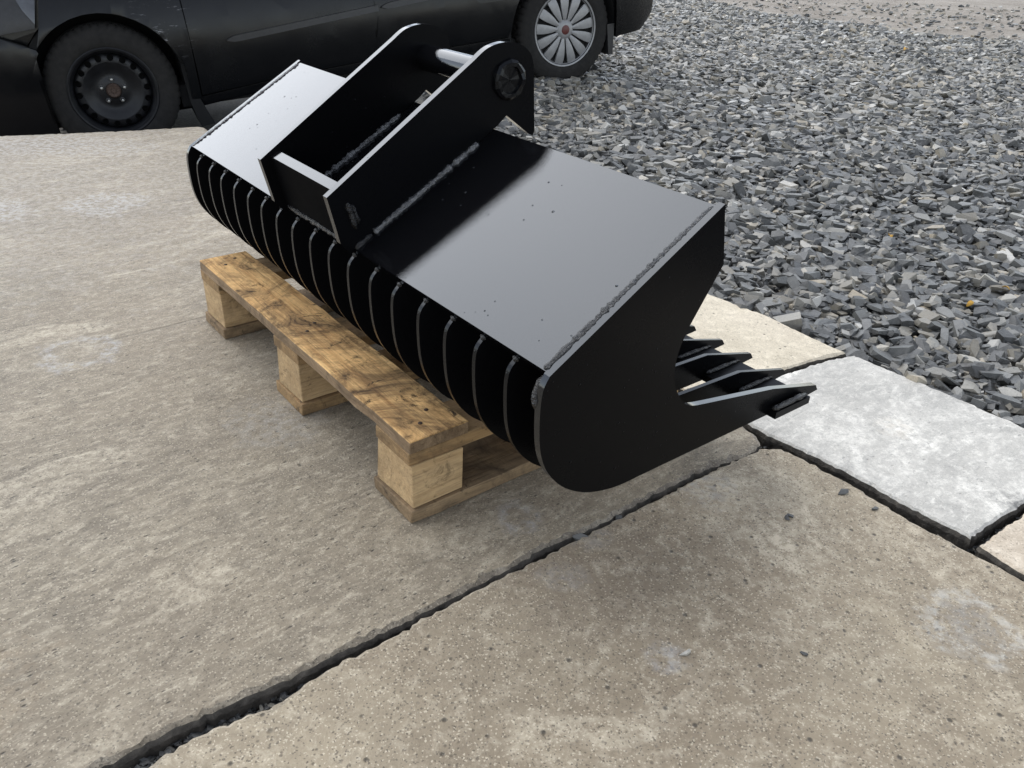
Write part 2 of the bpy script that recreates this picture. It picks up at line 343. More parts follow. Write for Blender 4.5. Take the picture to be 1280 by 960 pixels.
def lathe(bm, prof, segs=48, axis='y', cx=0.0, cz=0.0, fn=None):
    """revolve (r, y) round the y axis through (cx, cz); fn(r, y, i, j) may move a point"""
    rings = []
    for j, (r, y) in enumerate(prof):
        ring = []
        for i in range(segs):
            rr, yy = fn(r, y, i, j) if fn else (r, y)
            a = 2*math.pi*i/segs
            ring.append(bm.verts.new((cx + rr*math.cos(a), yy, cz + rr*math.sin(a))))
        rings.append(ring)
    for a, b_ in zip(rings, rings[1:]):
        for i in range(segs): bm.faces.new((a[i], a[(i+1) % segs], b_[(i+1) % segs], b_[i]))
    return rings
def bead(pts, r, parent, flat=1.0, seed=0, step=0.006, lump=0.30, name='weld_bead', mat=None, segs=7):
    """a laid weld: a lumpy tube along pts"""
    P = [Vector(p) for p in pts]; path = []
    for a, b_ in zip(P, P[1:]):
        n = max(1, int((b_-a).length/step))
        for k in range(n): path.append(a.lerp(b_, k/n))
    path.append(P[-1])
    bm = bmesh.new(); prev = None
    for i, p in enumerate(path):
        t = (path[min(i+1, len(path)-1)] - path[max(i-1, 0)]).normalized()
        u = t.cross(Vector((0, 0, 1)));  u = u.normalized() if u.length > 1e-3 else Vector((1, 0, 0))
        v = u.cross(t)
        rr = r*(1 + lump*noise.noise(Vector((i*0.37, seed*3.1, 0))) + 0.14*math.sin(i*1.9))
        if i in (0, len(path)-1): rr *= 0.45
        ring = []
        for k in range(segs):
            a = 2*math.pi*k/segs
            j = 1 + 0.22*noise.noise(Vector((i*0.6, k*1.3, seed)))
            ring.append(bm.verts.new(p + u*math.cos(a)*rr*j + v*math.sin(a)*rr*flat*j))
        if prev:
            for k in range(segs): bm.faces.new((prev[k], prev[(k+1) % segs], ring[(k+1) % segs], ring[k]))
        else: bm.faces.new(ring[::-1])
        prev = ring
    bm.faces.new(prev)
    return obj(name, bm, mat or MAT['weld'], parent, smooth=True)

# ------------------------------------------------------------------ ground and gravel bed
def sstep(a, b_, x):
    t = min(1.0, max(0.0, (x-a)/(b_-a))); return t*t*(3-2*t)
def gz(x, y):
    """height of the gravelled yard: flush with the kerb slabs, dropping away behind the raised slab"""
    z = -0.036 - 0.024*sstep(1.6, 5.2, y)
    z -= 0.25*sstep(-0.1, -1.95, x)*sstep(0.6, 2.6, y + 0.6*abs(x)) 
    z += 0.015*noise.noise(Vector((x*0.7, y*0.7, 2.0)))*sstep(1.9, 3.2, y)
    return z
def ground_sheet():
    xs = [-900, -300, -90, -30, -14, -9] + [-6 + 0.4*i for i in range(46)] + [14, 20, 40, 120, 400, 900]
    ys = [-400, -90, -20, -6, -2] + [-1 + 0.4*i for i in range(40)] + [17, 22, 35, 80, 200, 500, 1200]
    bm = bmesh.new()
    V = [[bm.verts.new((x, y, gz(x, y) - 0.115)) for y in ys] for x in xs]
    for i in range(len(xs)-1):
        for j in range(len(ys)-1): bm.faces.new((V[i][j], V[i+1][j], V[i+1][j+1], V[i][j+1]))
    o = obj('ground', bm, MAT['dirt'], smooth=True); o['kind'] = 'structure'
    return o
ground_sheet()

EDGE0 = Vector((0.7488, 1.5991)); EDIR = Vector((0.647, -0.762)); ENRM = Vector((0.762, 0.647))
DIRT = [(1.15, 12.6), (2.4468, 11.5429), (2.781, 10.4202), (3.4236, 9.5627), (3.8825, 9.0012), (4.8606, 8.7034), (7.5, 8.2)]
def dirt_y(x):
    for (x0, y0), (x1, y1) in zip(DIRT, DIRT[1:]):
        if x0 <= x <= x1: return y0 + (y1-y0)*(x-x0)/(x1-x0)
    return DIRT[0][1] if x < DIRT[0][0] else DIRT[-1][1]
CL0 = (-2.0021, 4.0958)
def in_gravel(x, y):
    s = (x-EDGE0.x)*ENRM.x + (y-EDGE0.y)*ENRM.y; t = (x-EDGE0.x)*EDIR.x + (y-EDGE0.y)*EDIR.y
    if t < -2.05: ok = s > -0.38
    elif t < -1.1: ok = s > 0.02
    else: ok = s > 0.008
    if not ok or t > 1.7 or x < -2.6: return False
    cx = (x-CL0[0])*0.892+(y-CL0[1])*0.452; cy = (x-CL0[0])*0.4522-(y-CL0[1])*0.8919
    if -1.0 < cx < 1.45 and -1.6 < cy < 0.08: return False      # stones left out under the car, so the dark bed deepens its shade
    return y < dirt_y(x) + 0.35*noise.noise(Vector((x*1.3, y*1.3, 9)))
# the bed under the stones: a sheet a hand deep below their tops
def gravel_bed():
    bm = bmesh.new(); vm = {}
    st = 0.2
    def V(i, j):
        if (i, j) not in vm: vm[(i, j)] = bm.verts.new((i*st, j*st, gz(i*st, j*st) - 0.016))
        return vm[(i, j)]
    for i in range(-17, 48):
        for j in range(3, 65):
            x, y = (i+.5)*st, (j+.5)*st
            s = (x-EDGE0.x)*ENRM.x + (y-EDGE0.y)*ENRM.y
            if s > -0.5 and y < dirt_y(x) - 0.1: bm.faces.new((V(i, j), V(i+1, j), V(i+1, j+1), V(i, j+1)))
    o = obj('gravel_bed', bm, MAT['grit'], smooth=True); o['kind'] = 'structure'
    return o
BED = gravel_bed()

rs = np.random.RandomState(11)
def stone_template(k):
    """an angular chip of slate: a block cut by random planes"""
    r = np.random.RandomState(100+k); bm = bmesh.new()
    bmesh.ops.create_cube(bm, size=2.0)
    fl = r.uniform(0.22, 0.56); ay = r.uniform(0.55, 0.95)
    for q in range(r.randint(4, 7)):
        n = Vector(r.normal(size=3)); n.z *= 0.8; n.normalize(); d = r.uniform(0.52, 0.95)
        bmesh.ops.bisect_plane(bm, geom=bm.verts[:]+bm.edges[:]+bm.faces[:], plane_co=n*d, plane_no=n, clear_outer=True)
        bmesh.ops.holes_fill(bm, edges=[e for e in bm.edges if e.is_boundary])
    pts = [v.co.copy() for v in bm.verts]; bm.free()
    bm = bmesh.new()
    for p in pts: bm.verts.new((p.x*1.0, p.y*ay, p.z*fl + p.x*r.uniform(-0.02, 0.02)))
    bmesh.ops.remove_doubles(bm, verts=bm.verts, dist=0.05)
    bmesh.ops.convex_hull(bm, input=bm.verts)
    for v in [v for v in bm.verts if not v.link_faces]: bm.verts.remove(v)
    bmesh.ops.triangulate(bm, faces=bm.faces); bmesh.ops.recalc_face_normals(bm, faces=bm.faces)
    bm.verts.index_update()
    vs = np.array([v.co[:] for v in bm.verts]); fs = np.array([[v.index for v in f.verts] for f in bm.faces])
    vs -= vs.mean(0); vs /= np.abs(vs[:, :2]).max()
    bm.free(); return vs, fs
TEMPL = [stone_template(k) for k in range(48)]
def rand_rot(tilt, yaw, ax):
    c, s = math.cos(yaw), math.sin(yaw); ct, st = math.cos(tilt), math.sin(tilt)
    Rz = np.array([[c, -s, 0], [s, c, 0], [0, 0, 1]])
    ux, uy = math.cos(ax), math.sin(ax); C = 1-ct
    Rt = np.array([[ct+ux*ux*C, ux*uy*C, uy*st], [ux*uy*C, ct+uy*uy*C, -ux*st], [-uy*st, ux*st, ct]])
    return Rt @ Rz
def scatter():
    items = []
    def zone(y0, y1, dens, smin, smax, margin):
        x0, x1 = -2.4, 9.6
        n = int(dens*(y1-y0)*(x1-x0)); 
        X = rs.uniform(x0, x1, n); Y = rs.uniform(y0, y1, n)
        for x, y in zip(X, Y):
            px, py, z = project((x, y, -0.05))
            if z < 0.2 or px > 1280+margin+(380 if y < 9 else 150) or px < -60 or py > 960+margin+200: continue
            if not in_gravel(x, y): continue
            q = rs.rand()
            sz = smin + (smax-smin)*q**1.8
            items.append((x, y, sz))
    zone(-0.1, 2.7, 4000, 0.0092, 0.029, 140)
    zone(0.6, 2.7, 3800, 0.0035, 0.0085, 60)
    zone(2.7, 4.2, 1300, 0.006, 0.011, 40)
    zone(2.7, 4.6, 2500, 0.0125, 0.031, 140)
    zone(4.6, 7.6, 1450, 0.0170, 0.034, 120)
    zone(7.6, 12.8, 780, 0.0220, 0.040, 120)
    # a thin scatter on the dirt beyond
    for x, y in zip(rs.uniform(1, 10, 2600), rs.uniform(8, 15, 2600)):
        if y > dirt_y(x)-0.2 and rs.rand() < 0.75: items.append((x, y, rs.uniform(0.012, 0.035)))
    return items
items = scatter()
def tone():
    q = rs.rand()
    if q < 0.52: return rs.uniform(0.0, 0.48)
    if q < 0.74: return rs.uniform(0.45, 0.74)
    if q < 0.91: return rs.uniform(0.76, 0.86)
    if q < 0.97: return rs.uniform(0.86, 0.93)
    return rs.uniform(0.93, 1.0)
recs = []
for x, y, sz in items:
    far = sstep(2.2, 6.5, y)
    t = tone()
    if rs.rand() < 0.62*far: t = rs.uniform(0.66, 1.0)  # more pale stones with distance paint in the sheen of grazing light
    k = rs.randint(len(TEMPL))
    s = np.array([sz*rs.uniform(0.9, 1.35), sz*rs.uniform(0.75, 1.1), sz*rs.uniform(0.75, 1.25)])
    tilt = abs(rs.normal(0, 0.40)); 
    px, py, z = project((x, y, 0))
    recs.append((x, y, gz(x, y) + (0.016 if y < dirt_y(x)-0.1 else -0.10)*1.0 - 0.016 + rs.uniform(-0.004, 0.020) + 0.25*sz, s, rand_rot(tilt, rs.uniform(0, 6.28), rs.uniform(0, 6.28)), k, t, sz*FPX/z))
# stones the photograph lets one point at: (x, y, half sizes, yaw, tone)
for (x, y, s, yaw, t) in [(0.9924, 1.4408, (0.040, 0.017, 0.013), -0.75, 0.83), (1.0743, 1.9807, (0.026, 0.022, 0.022), 0.4, 0.91), (1.060, 1.895, (0.017, 0.015, 0.015), 0.1, 0.90),
                          (0.5966, 1.835, (0.035, 0.022, 0.015), -0.5, 0.93), (0.8855, 2.02, (0.034, 0.022, 0.018), 0.2, 0.80), (1.0457, 2.338, (0.022, 0.02, 0.02), 0.9, 0.83),
                          (0.737, 2.02, (0.040, 0.024, 0.016), 0.1, 0.76), (1.205, 2.1, (0.026, 0.022, 0.02), 0.6, 0.83), (1.0, 1.53, (0.022, 0.016, 0.011), 0.3, 0.45),
                          (0.64, 1.92, (0.034, 0.022, 0.018), 0.9, 0.74), (1.20, 1.80, (0.036, 0.022, 0.018), 0.5, 0.60), (0.53, 2.0, (0.040, 0.028, 0.02), 0.2, 0.90)]:
    px, py, z = project((x, y, 0))
    recs.append((x, y, gz(x, y)+0.016, np.array(s), rand_rot(rs.uniform(0, 0.25), yaw, rs.uniform(0, 6)), rs.randint(len(TEMPL)), t, 900 + s[0]*FPX/z))
vis = []
for i, r in enumerate(recs):
    px, py, z = project(r[:3])
    hid = py < 258 + (px-905)*0.0 and False
    bucket_hides = px < 905 and py > 84 + 0.34*(px-362)
    vis.append(r[7] if (0 <= px <= 1280 and 0 <= py <= 960 and not bucket_hides) else -1)
order = np.argsort(-np.array(vis)); single = set(order[:300].tolist())
def fill_tone(me, vals):
    a = me.attributes.new('tone', 'FLOAT', 'POINT'); a.data.foreach_set('value', np.asarray(vals, dtype=np.float32))
def stone_mesh(vs, fs, tones, name):
    me = bpy.data.meshes.new(name)
    me.vertices.add(len(vs)); me.vertices.foreach_set('co', vs.astype(np.float32).ravel())
    me.loops.add(fs.size); me.loops.foreach_set('vertex_index', fs.astype(np.int32).ravel())
    me.polygons.add(len(fs)); me.polygons.foreach_set('loop_start', np.arange(0, fs.size, 3, dtype=np.int32))
    me.polygons.foreach_set('use_smooth', np.zeros(len(fs), dtype=bool))
    me.update(calc_edges=True); me.validate()
    fill_tone(me, tones); me.materials.append(MAT['stone']); return me
VS, FS, TN = [], [], []; base = 0
for i, (x, y, z, s, Rm, k, t, px_) in enumerate(recs):
    vs, fs = TEMPL[k]
    P = (vs*s) @ Rm.T
    if i in single:
        o = bpy.data.objects.new('stone', stone_mesh(P, fs, np.full(len(P), t), 'stone')); COL.objects.link(o)
        o.location = (x, y, z); o.parent = BED
    else:
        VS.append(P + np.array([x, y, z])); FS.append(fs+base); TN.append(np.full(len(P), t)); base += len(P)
gv = bpy.data.objects.new('gravel', stone_mesh(np.concatenate(VS), np.concatenate(FS), np.concatenate(TN), 'gravel'))
COL.objects.link(gv); gv.parent = BED; gv['kind'] = 'stuff'

# ------------------------------------------------------------------ concrete slabs
def resample(poly, step):
    out = []
    n = len(poly)
    for i in range(n):
        a = Vector(poly[i]); b_ = Vector(poly[(i+1) % n]); d = (b_-a).length
        k = max(1, int(d/step))
        for q in range(k): out.append(a.lerp(b_, q/k))
    return out
def slab(poly, z, thick, mat, parent, label=None, rim=None, grow=0.0, jit=0.004, worn=0.010, seed=0.0, step=0.0075):
    area = sum(a[0]*b_[1]-b_[0]*a[1] for a, b_ in zip(poly, poly[1:]+poly[:1]))
    if area < 0: poly = poly[::-1]
    P = resample(poly, step); n = len(P)
    nr = []
    for i in range(n):
        t = (P[(i+2) % n]-P[(i-2) % n]); t.normalize(); nr.append(Vector((-t.y, t.x)))
    def nz(p, sc, o=0.0): return noise.noise(Vector((p.x*sc, p.y*sc, seed+o)))
    bm = bmesh.new(); rings = []
    for lev in range(5):
        ring = []
        for i, p in enumerate(P):
            j = jit*(0.3*nz(p, 22) + 0.7*nz(p, 85, 3) + 0.8*nz(p, 170, 5) + 0.45*nz(p, 380, 6))
            chip = max(0.0, nz(p, 15, 7) + 0.35*nz(p, 60, 2) - 0.18)
            ins = [0.006, 0.002, 0.0005, 0.003 + worn*0.25*abs(nz(p, 60, 9)), 0.006 + worn*(0.3 + 0.5*nz(p, 70, 4)) + worn*2.2*chip][lev]
            dz = [-thick, -0.030, -0.011 - 0.012*chip - 0.003*nz(p, 90, 1), -0.0035 - 0.007*chip + 0.0015*nz(p, 120, 8), 0.0][lev]
            q = p + nr[i]*(j+ins-grow)
            if lev == 1: q = q + nr[i]*0.004*nz(p, 70, 6)
            ring.append(bm.verts.new((q.x, q.y, z+dz)))
        rings.append(ring)
    for a, b_ in zip(rings, rings[1:]):
        for i in range(n): bm.faces.new((a[i], a[(i+1) % n], b_[(i+1) % n], b_[i]))
    for f in bm.faces: f.material_index = 1 if f.calc_center_median().z < z-0.0055 else 0
    if rim is not None:
        for f in bm.faces:
            if f.material_index == 0: f.material_index = 2
    top = bm.faces.new(rings[-1])
    if top.normal.z < 0: pass
    bmesh.ops.recalc_face_normals(bm, faces=bm.faces)
    bmesh.ops.triangulate(bm, faces=[top], quad_method='BEAUTY', ngon_method='EAR_CLIP')
    o = obj('slab', bm, [mat, MAT['slab_side']] + ([rim] if rim is not None else []), parent, recalc=False)
    if label: o['label'] = label
    return o
MAT['chalky'] = mat_concrete('chalky_broken_concrete', (0.37, 0.325, 0.25), (0.18, 0.152, 0.115), (0.56, 0.51, 0.42), speck=0.6, warm=(0.3, 0.26, 0.2), bs=0.8, seed=2.2)
MAT['stained_rim'] = mat_concrete('stained_concrete_edge', (0.190, 0.162, 0.122), (0.095, 0.080, 0.060), (0.35, 0.315, 0.255), speck=0.6, warm=(0.13, 0.11, 0.09), bs=0.8, seed=4.2)
# dark soil the slabs are bedded in
bm = bmesh.new()
bed_poly = [(-1.3, -0.6), (1.5, -0.7), (1.5, 0.62), (0.735, 1.585), (-0.5, 2.93), (-1.28, 3.35), (-4.0, 2.2), (-3.2, 0.6)]
A = [bm.verts.new((x, y, -0.036)) for x, y in bed_poly]; B = [bm.verts.new((x, y, -0.5)) for x, y in bed_poly]
bm.faces.new(A)
for i in range(len(A)): bm.faces.new((A[i], A[(i+1) % len(A)], B[(i+1) % len(A)], B[i]))
PAVE = obj('pavement', bm, MAT['soil']); PAVE['kind'] = 'structure'

A_joint = [(-0.4255, 0.5382), (-0.3686, 0.5896), (-0.3362, 0.6125), (-0.2543, 0.6681), (-0.2216, 0.6943), (-0.1919, 0.7189), (-0.1324, 0.7628), (-0.0636, 0.8179), (0.0116, 0.8798), (0.0521, 0.9183), (0.1196, 0.9645), (0.152, 0.9896), (0.2214, 1.0508), (0.2804, 1.0982), (0.335, 1.141), (0.417, 1.1881), (0.4495, 1.2237), (0.4507, 1.2525), (0.4319, 1.284)]
A_poly = [(-1.55, -0.43)] + A_joint + [(-0.36, 2.155), (-0.93, 2.79), (-1.30, 3.385), (-1.325, 3.425), (-1.36, 3.44), (-1.4878, 3.3706), (-1.7556, 3.2462), (-2.0134, 3.1415), (-3.9, 2.30), (-3.2, 0.7), (-2.2, -0.5)]
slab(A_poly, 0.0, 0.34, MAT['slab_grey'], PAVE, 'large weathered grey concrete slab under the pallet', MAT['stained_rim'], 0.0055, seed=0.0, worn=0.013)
B_joint = [(-0.3837, 0.5403), (-0.3385, 0.5809), (-0.2555, 0.6367), (-0.2121, 0.6825), (-0.1398, 0.7418), (-0.0781, 0.7976), (0.0118, 0.8699), (0.0637, 0.9087), (0.1319, 0.9673), (0.1848, 1.0075), (0.2266, 1.0408), (0.3007, 1.0997), (0.332, 1.1246), (0.3601, 1.15), (0.4048, 1.1774), (0.4471, 1.213), (0.4881, 1.2163)]
B_right = [(0.5457, 1.1571), (0.5901, 1.1057), (0.6436, 1.0259), (0.7033, 0.9599), (0.7388, 0.9219), (0.7576, 0.9012)]
B_poly = [(-1.5, -0.46)] + B_joint + B_right + [(1.45, 0.13), (1.2, -0.6), (-0.9, -0.9)]
slab(B_poly, 0.0, 0.2, MAT['slab_brown'], PAVE, 'brownish sandy concrete slab in front of the pallet', MAT['chalky'], 0.001, seed=21.0, worn=0.008)
W_poly = [(0.353, 1.390), (0.4456, 1.2871), (0.4717, 1.254), (0.5101, 1.218), (0.5795, 1.1503), (0.6412, 1.0685), (0.7199, 0.9849), (0.789, 1.034), (0.8501, 1.0772), (1.064, 1.228), (0.9808, 1.3258), (0.9031, 1.4234), (0.7488, 1.5991), (0.6731, 1.5657), (0.5745, 1.5029)]
slab(W_poly, 0.001, 0.12, MAT['slab_white'], PAVE, 'pale grey white stone slab beside the bucket teeth', seed=40.0, worn=0.005, jit=0.0035)
C_poly = [(0.345, 1.404), (0.49, 1.468), (0.5697, 1.512), (0.672, 1.5735), (0.738, 1.6065), (0.6521, 1.7225), (0.6088, 1.788), (0.4775, 1.9186), (0.05, 2.40), (-0.28, 2.09)]
slab(C_poly, 0.0, 0.12, MAT['slab_cream'], PAVE, 'cream coloured slab behind the bucket teeth', seed=60.0, worn=0.004, jit=0.0025)
D_poly = [(-0.29, 2.10), (0.04, 2.412), (-0.50, 3.0), (-0.84, 2.705)]
slab(D_poly, 0.0, 0.12, MAT['slab_cream'], PAVE, None, seed=65.0, worn=0.004, jit=0.0025)
E_poly = [(0.7206, 0.9684), (0.7471, 0.9173), (1.03, 0.60), (1.40, 0.88), (1.085, 1.232), (0.8399, 1.0578), (0.7768, 1.0097)]
slab(E_poly, 0.004, 0.12, MAT['slab_pink'], PAVE, 'small pinkish slab at the end of the kerb row', seed=80.0, worn=0.006)

# grit and crumbs fallen into the joints
VJ, FJ, TJ = [], [], []; base = 0
def along(pts, n, spread, smin, smax):
    global base
    seg = [(Vector(a), Vector(b_)) for a, b_ in zip(pts, pts[1:])]
    tot = [(b_-a).length for a, b_ in seg]; cum = np.cumsum(tot)
    for _ in range(n):
        d = rs.uniform(0, cum[-1]); i = int(np.searchsorted(cum, d)); a, b_ = seg[i]
        p = a.lerp(b_, rs.rand()); s = smin + (smax-smin)*rs.rand()**2
        vs, fs = TEMPL[rs.randint(len(TEMPL))]
        P = (vs*np.array([s*1.2, s, s])) @ rand_rot(rs.uniform(0, 0.8), rs.uniform(0, 6), rs.uniform(0, 6)).T
        P = P + np.array([p.x+rs.normal(0, spread), p.y+rs.normal(0, spread), -0.034 + rs.uniform(0, 0.013)])
        VJ.append(P); FJ.append(fs+base); TJ.append(np.full(len(P), rs.choice([0.02, 0.1, 0.3, 0.78]))); base += len(P)
mid = [(a[0]*0.5+b_[0]*0.5, a[1]*0.5+b_[1]*0.5) for a, b_ in zip(A_joint[:17], B_joint)]
along(mid, 3600, 0.008, 0.0012, 0.006)
along([(0.47, 1.24), (0.56, 1.16), (0.63, 1.06), (0.71, 0.972), (0.78, 0.89)], 500, 0.008, 0.0015, 0.005)
along([(0.72, 0.977), (0.85, 1.07)], 120, 0.005, 0.0015, 0.004)
jg = bpy.data.objects.new('joint_grit', stone_mesh(np.concatenate(VJ), np.concatenate(FJ), np.concatenate(TJ), 'joint_grit'))
COL.objects.link(jg); jg.parent = PAVE; jg['kind'] = 'stuff'

# crumbs of stone lying loose on the slabs
for i, (x, y, s, t, lab) in enumerate([
        (0.5539, 1.0856, 0.0075, 0.35, 'slate chip on the brownish slab next to the wide joint'),
        (0.443, 1.0138, 0.0055, 0.02, 'pair end of two dark crumbs on the brownish slab'),
        (0.449, 1.0195, 0.0042, 0.04, 'smaller of the two dark crumbs on the brownish slab'),
        (0.5939, 1.0465, 0.0050, 0.10, 'brown crumb near the white slab joint'),
        (0.3894, 0.738, 0.0040, 0.03, 'tiny black crumb in the middle of the brownish slab'),
        (0.2350, 0.7290, 0.0062, 0.99, 'whitish pebble near the bottom of the brownish slab'),
        (0.178, 1.001, 0.010, 0.30, 'dark stone crumb wedged in the long joint'),
        (0.116, 0.949, 0.012, 0.60, 'broken concrete crumb wedged in the long joint')]):
    vs, fs = TEMPL[(i*5+2) % len(TEMPL)]
    P = (vs*np.array([s*1.25, s, s])) @ rand_rot(0.2, i*1.3, i).T
    o = bpy.data.objects.new('stone_chip', stone_mesh(P, fs, np.full(len(P), t), 'stone_chip')); COL.objects.link(o)
    o.location = (x, y, s*0.30 if i < 6 else -0.008); o['label'] = lab; o['category'] = 'stone chip'; o['group'] = 'loose stone chips on the slabs'

# dead leaves on the gravel
for i, (x, y, s, yaw, lab) in enumerate([
        (1.1584, 1.9236, 0.015, 0.3, 'orange leaf standing in the dark gravel closest to the kerb'),
        (1.1508, 2.4373, 0.018, 1.5, 'curled brown and yellow leaf on gravel behind a round tan stone'),
        (3.1549, 7.3406, 0.038, 0.8, 'yellow leaf far out on the pale gravel'),
        (1.3089, 2.0393, 0.015, 2.2, 'yellow leaf at the edge of the gravel, far right')]):
    bm = bmesh.new(); n = 8; L = []; Rr = []; M = []
    for k in range(n+1):
        u = k/n; wd = s*0.42*math.sin(math.pi*min(1, u*0.94+0.03))**0.8
        zc = 0.35*s*math.sin(u*2.6) + 0.1*s
        M.append(bm.verts.new((s*(u-0.5)*2*0.7, 0, zc)))
        L.append(bm.verts.new((s*(u-0.5)*2*0.7, wd, zc + wd*0.7))); Rr.append(bm.verts.new((s*(u-0.5)*2*0.7, -wd, zc + wd*0.45)))
    for k in range(n):
        bm.faces.new((M[k], M[k+1], L[k+1], L[k])); bm.faces.new((M[k+1], M[k], Rr[k], Rr[k+1]))
    r_ = bmesh.ops.extrude_face_region(bm, geom=bm.faces[:])
    for v in [g for g in r_['geom'] if isinstance(g, bmesh.types.BMVert)]: v.co.z += s*0.02
    o = obj('fallen_leaf', bm, MAT['leaf'], smooth=True)
    o.location = (x, y, gz(x, y)+0.030); o.rotation_euler = (0.5 if i == 0 else 0.15, -0.5 if i == 0 else 0.1, yaw)
    o['label'] = lab; o['category'] = 'leaf'; o['group'] = 'dead leaves on the gravel'

# grass verge far behind the car
bm = bmesh.new()
for _ in range(5200):
    x = random.uniform(-1.5, 1.55); y = random.uniform(10.3, 12.6)
    if x > 1.25 + 0.3*noise.noise(Vector((y*2, 0, 0))) : continue
    z = gz(x, y) - 0.1; h = random.uniform(0.06, 0.15); a = random.uniform(0, 6.28); wd = 0.006
    dx, dy = math.cos(a)*wd, math.sin(a)*wd; lx, ly = random.uniform(-.05, .05), random.uniform(-.05, .05)
    v = [bm.verts.new(p) for p in ((x-dx, y-dy, z), (x+dx, y+dy, z), (x+lx*.5+dx*.7, y+ly*.5+dy*.7, z+h*.6), (x+lx*.5-dx*.7, y+ly*.5-dy*.7, z+h*.6), (x+lx, y+ly, z+h))]
    bm.faces.new(v[:4]); bm.faces.new((v[3], v[2], v[4]))
gr = obj('grass', bm, MAT['grass'], recalc=False); gr['kind'] = 'stuff'

# ------------------------------------------------------------------ pallet
PA, PO = 2.25758, (-0.1429, 0.96546)
PX = (-math.cos(PA), -math.sin(PA), 0); PY = (math.sin(PA), -math.cos(PA), 0)
pal = empty('pallet', frame((PO[0], PO[1], 0.0005), PX, PY, (0, 0, 1)), 'small worn wooden pallet lying on the grey concrete under the black bucket', 'pallet')
PL, PD, SP, BX, BY, BW_ = 0.8466, 0.60, 0.3733, 0.100, 0.0945, 0.1037
def plank(name, sx, sy, sz, cx, cy, z0, mat, rag=0.0020, seed=0, cutx=20, label=None):
    """one sawn piece with worn arrises; own origin so grain differs piece to piece"""
    bm = bmesh.new(); box(bm, -sx/2, sx/2, -sy/2, sy/2, 0, sz)
    ax = 0 if sx > sy else 1
    L_ = max(sx, sy); n = max(2, int(L_/0.05))
    for k in range(1, n):
        c = -L_/2 + L_*k/n
        co = (c, 0, 0) if ax == 0 else (0, c, 0); no = (1, 0, 0) if ax == 0 else (0, 1, 0)
        bmesh.ops.bisect_plane(bm, geom=bm.verts[:]+bm.edges[:]+bm.faces[:], plane_co=co, plane_no=no)
    bevel(bm, 0.0013, 1, 40)
    for v in bm.verts:
        q = Vector((v.co.x*14+seed*7, v.co.y*14, v.co.z*20+seed))
        v.co.x += rag*noise.noise(q)*1.5; v.co.y += rag*noise.noise(q+Vector((9, 0, 0)))*1.5
        if v.co.z > sz*0.5: v.co.z += rag*0.4*noise.noise(q+Vector((0, 9, 0)))
    o = obj(name, bm, mat, pal); o.location = (cx, cy, z0)
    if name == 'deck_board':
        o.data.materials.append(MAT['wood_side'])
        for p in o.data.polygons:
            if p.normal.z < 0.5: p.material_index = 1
    if label: o['label'] = label
    return o
def nail(parent, x, y, z):
    bm = bmesh.new(); lathe(bm, [(0.0002, 0.0006), (0.0032, 0.0006), (0.0036, 0.0), (0.0036, -0.004)], 10)
    bmesh.ops.rotate(bm, verts=bm.verts, cent=(0, 0, 0), matrix=Matrix.Rotation(math.pi/2, 3, 'X'))
    o = obj('nail', bm, MAT['nail'], parent, smooth=True); o.location = (x, y, z); return o
for r, y0 in enumerate((0.0, 0.253, 0.50)):
    w_ = BW_ if r == 0 else 0.098
    tb = plank('deck_board', PL, w_, 0.0222, -PL/2, y0+w_/2, 0.1222, MAT['wood_top'], seed=r+1)
    for (u, dy) in ((0.035, -0.012), (0.062, 0.016), (0.408, -0.014), (0.432, 0.012), (0.79, -0.016), (0.815, 0.014)):
        nail(tb, PL/2-u, dy, 0.0226)
for c in range(3):
    u0 = c*SP
    plank('stringer_board', BX-0.002, PD, 0.0222, -(u0+BX/2), PD/2, 0.0999, MAT['wood_cross'], seed=10+c)
    bb = plank('base_board', BX+0.012, PD, 0.0222, -(u0+BX/2), PD/2-0.004, 0.0, MAT['wood_base'] if c != 1 else MAT['wood_cross'], seed=20+c)
    for r, y0 in enumerate((0.0, 0.253, 0.50)):
        plank('block', BX-0.006*(c == 1), BY, 0.0776, -(u0+BX/2), y0+BY/2+0.001, 0.0222, MAT['wood_block'], rag=0.0022, seed=30+c*3+r)

# ------------------------------------------------------------------ skeleton bucket
BA, BO = 2.24707, (0.047206, 0.802363)
KX = (-math.cos(BA), -math.sin(BA), 0); KY = (math.sin(BA), -math.cos(BA), 0)
BW = 1.2006
buc = empty('skeleton_bucket', frame((BO[0], BO[1], 0.1452), KX, KY, (0, 0, 1)), 'gloss black steel skeleton digger bucket with ribs, teeth and hitch lying on the pallet', 'bucket')
arc = catmull([(-0.006, 0.212), (-0.015, 0.195), (-0.0172, 0.163), (-0.014, 0.118), (-0.004, 0.085), (0.015, 0.056), (0.041, 0.032), (0.078, 0.012), (0.126, 0.0006), (0.175, 0.0)], 4)
tooth_low = [(0.546, 0.0), (0.586, 0.003), (0.578, 0.014)]
tooth_top = [(0.455, 0.0465)]
mouth = catmull([(0.290, 0.076), (0.252, 0.086), (0.226, 0.113), (0.2125, 0.145), (0.2135, 0.180), (0.227, 0.213)], 4)
side_poly = arc + tooth_low + tooth_top + mouth + [(0.275, 0.288), (0.257, 0.369)]
TILT = math.atan2(0.367-0.215, 0.255+0.003)
sides = []
for nm, u0, lab in (('side_plate', 0.0, 'near side plate'), ('side_plate', BW-0.010, 'far side plate')):
    bm = bmesh.new(); prism(bm, side_poly, -u0-0.010, -u0); bevel(bm, 0.0012, 1, 40)
    sides.append(smooth_angle(obj(nm, bm, MAT['paint'], buc), 30))
def flat_faces_satin(o):
    o.data.materials.append(MAT['satin'])
    for p in o.data.polygons:
        if abs(p.normal.x) > 0.9: p.material_index = 1
    return o
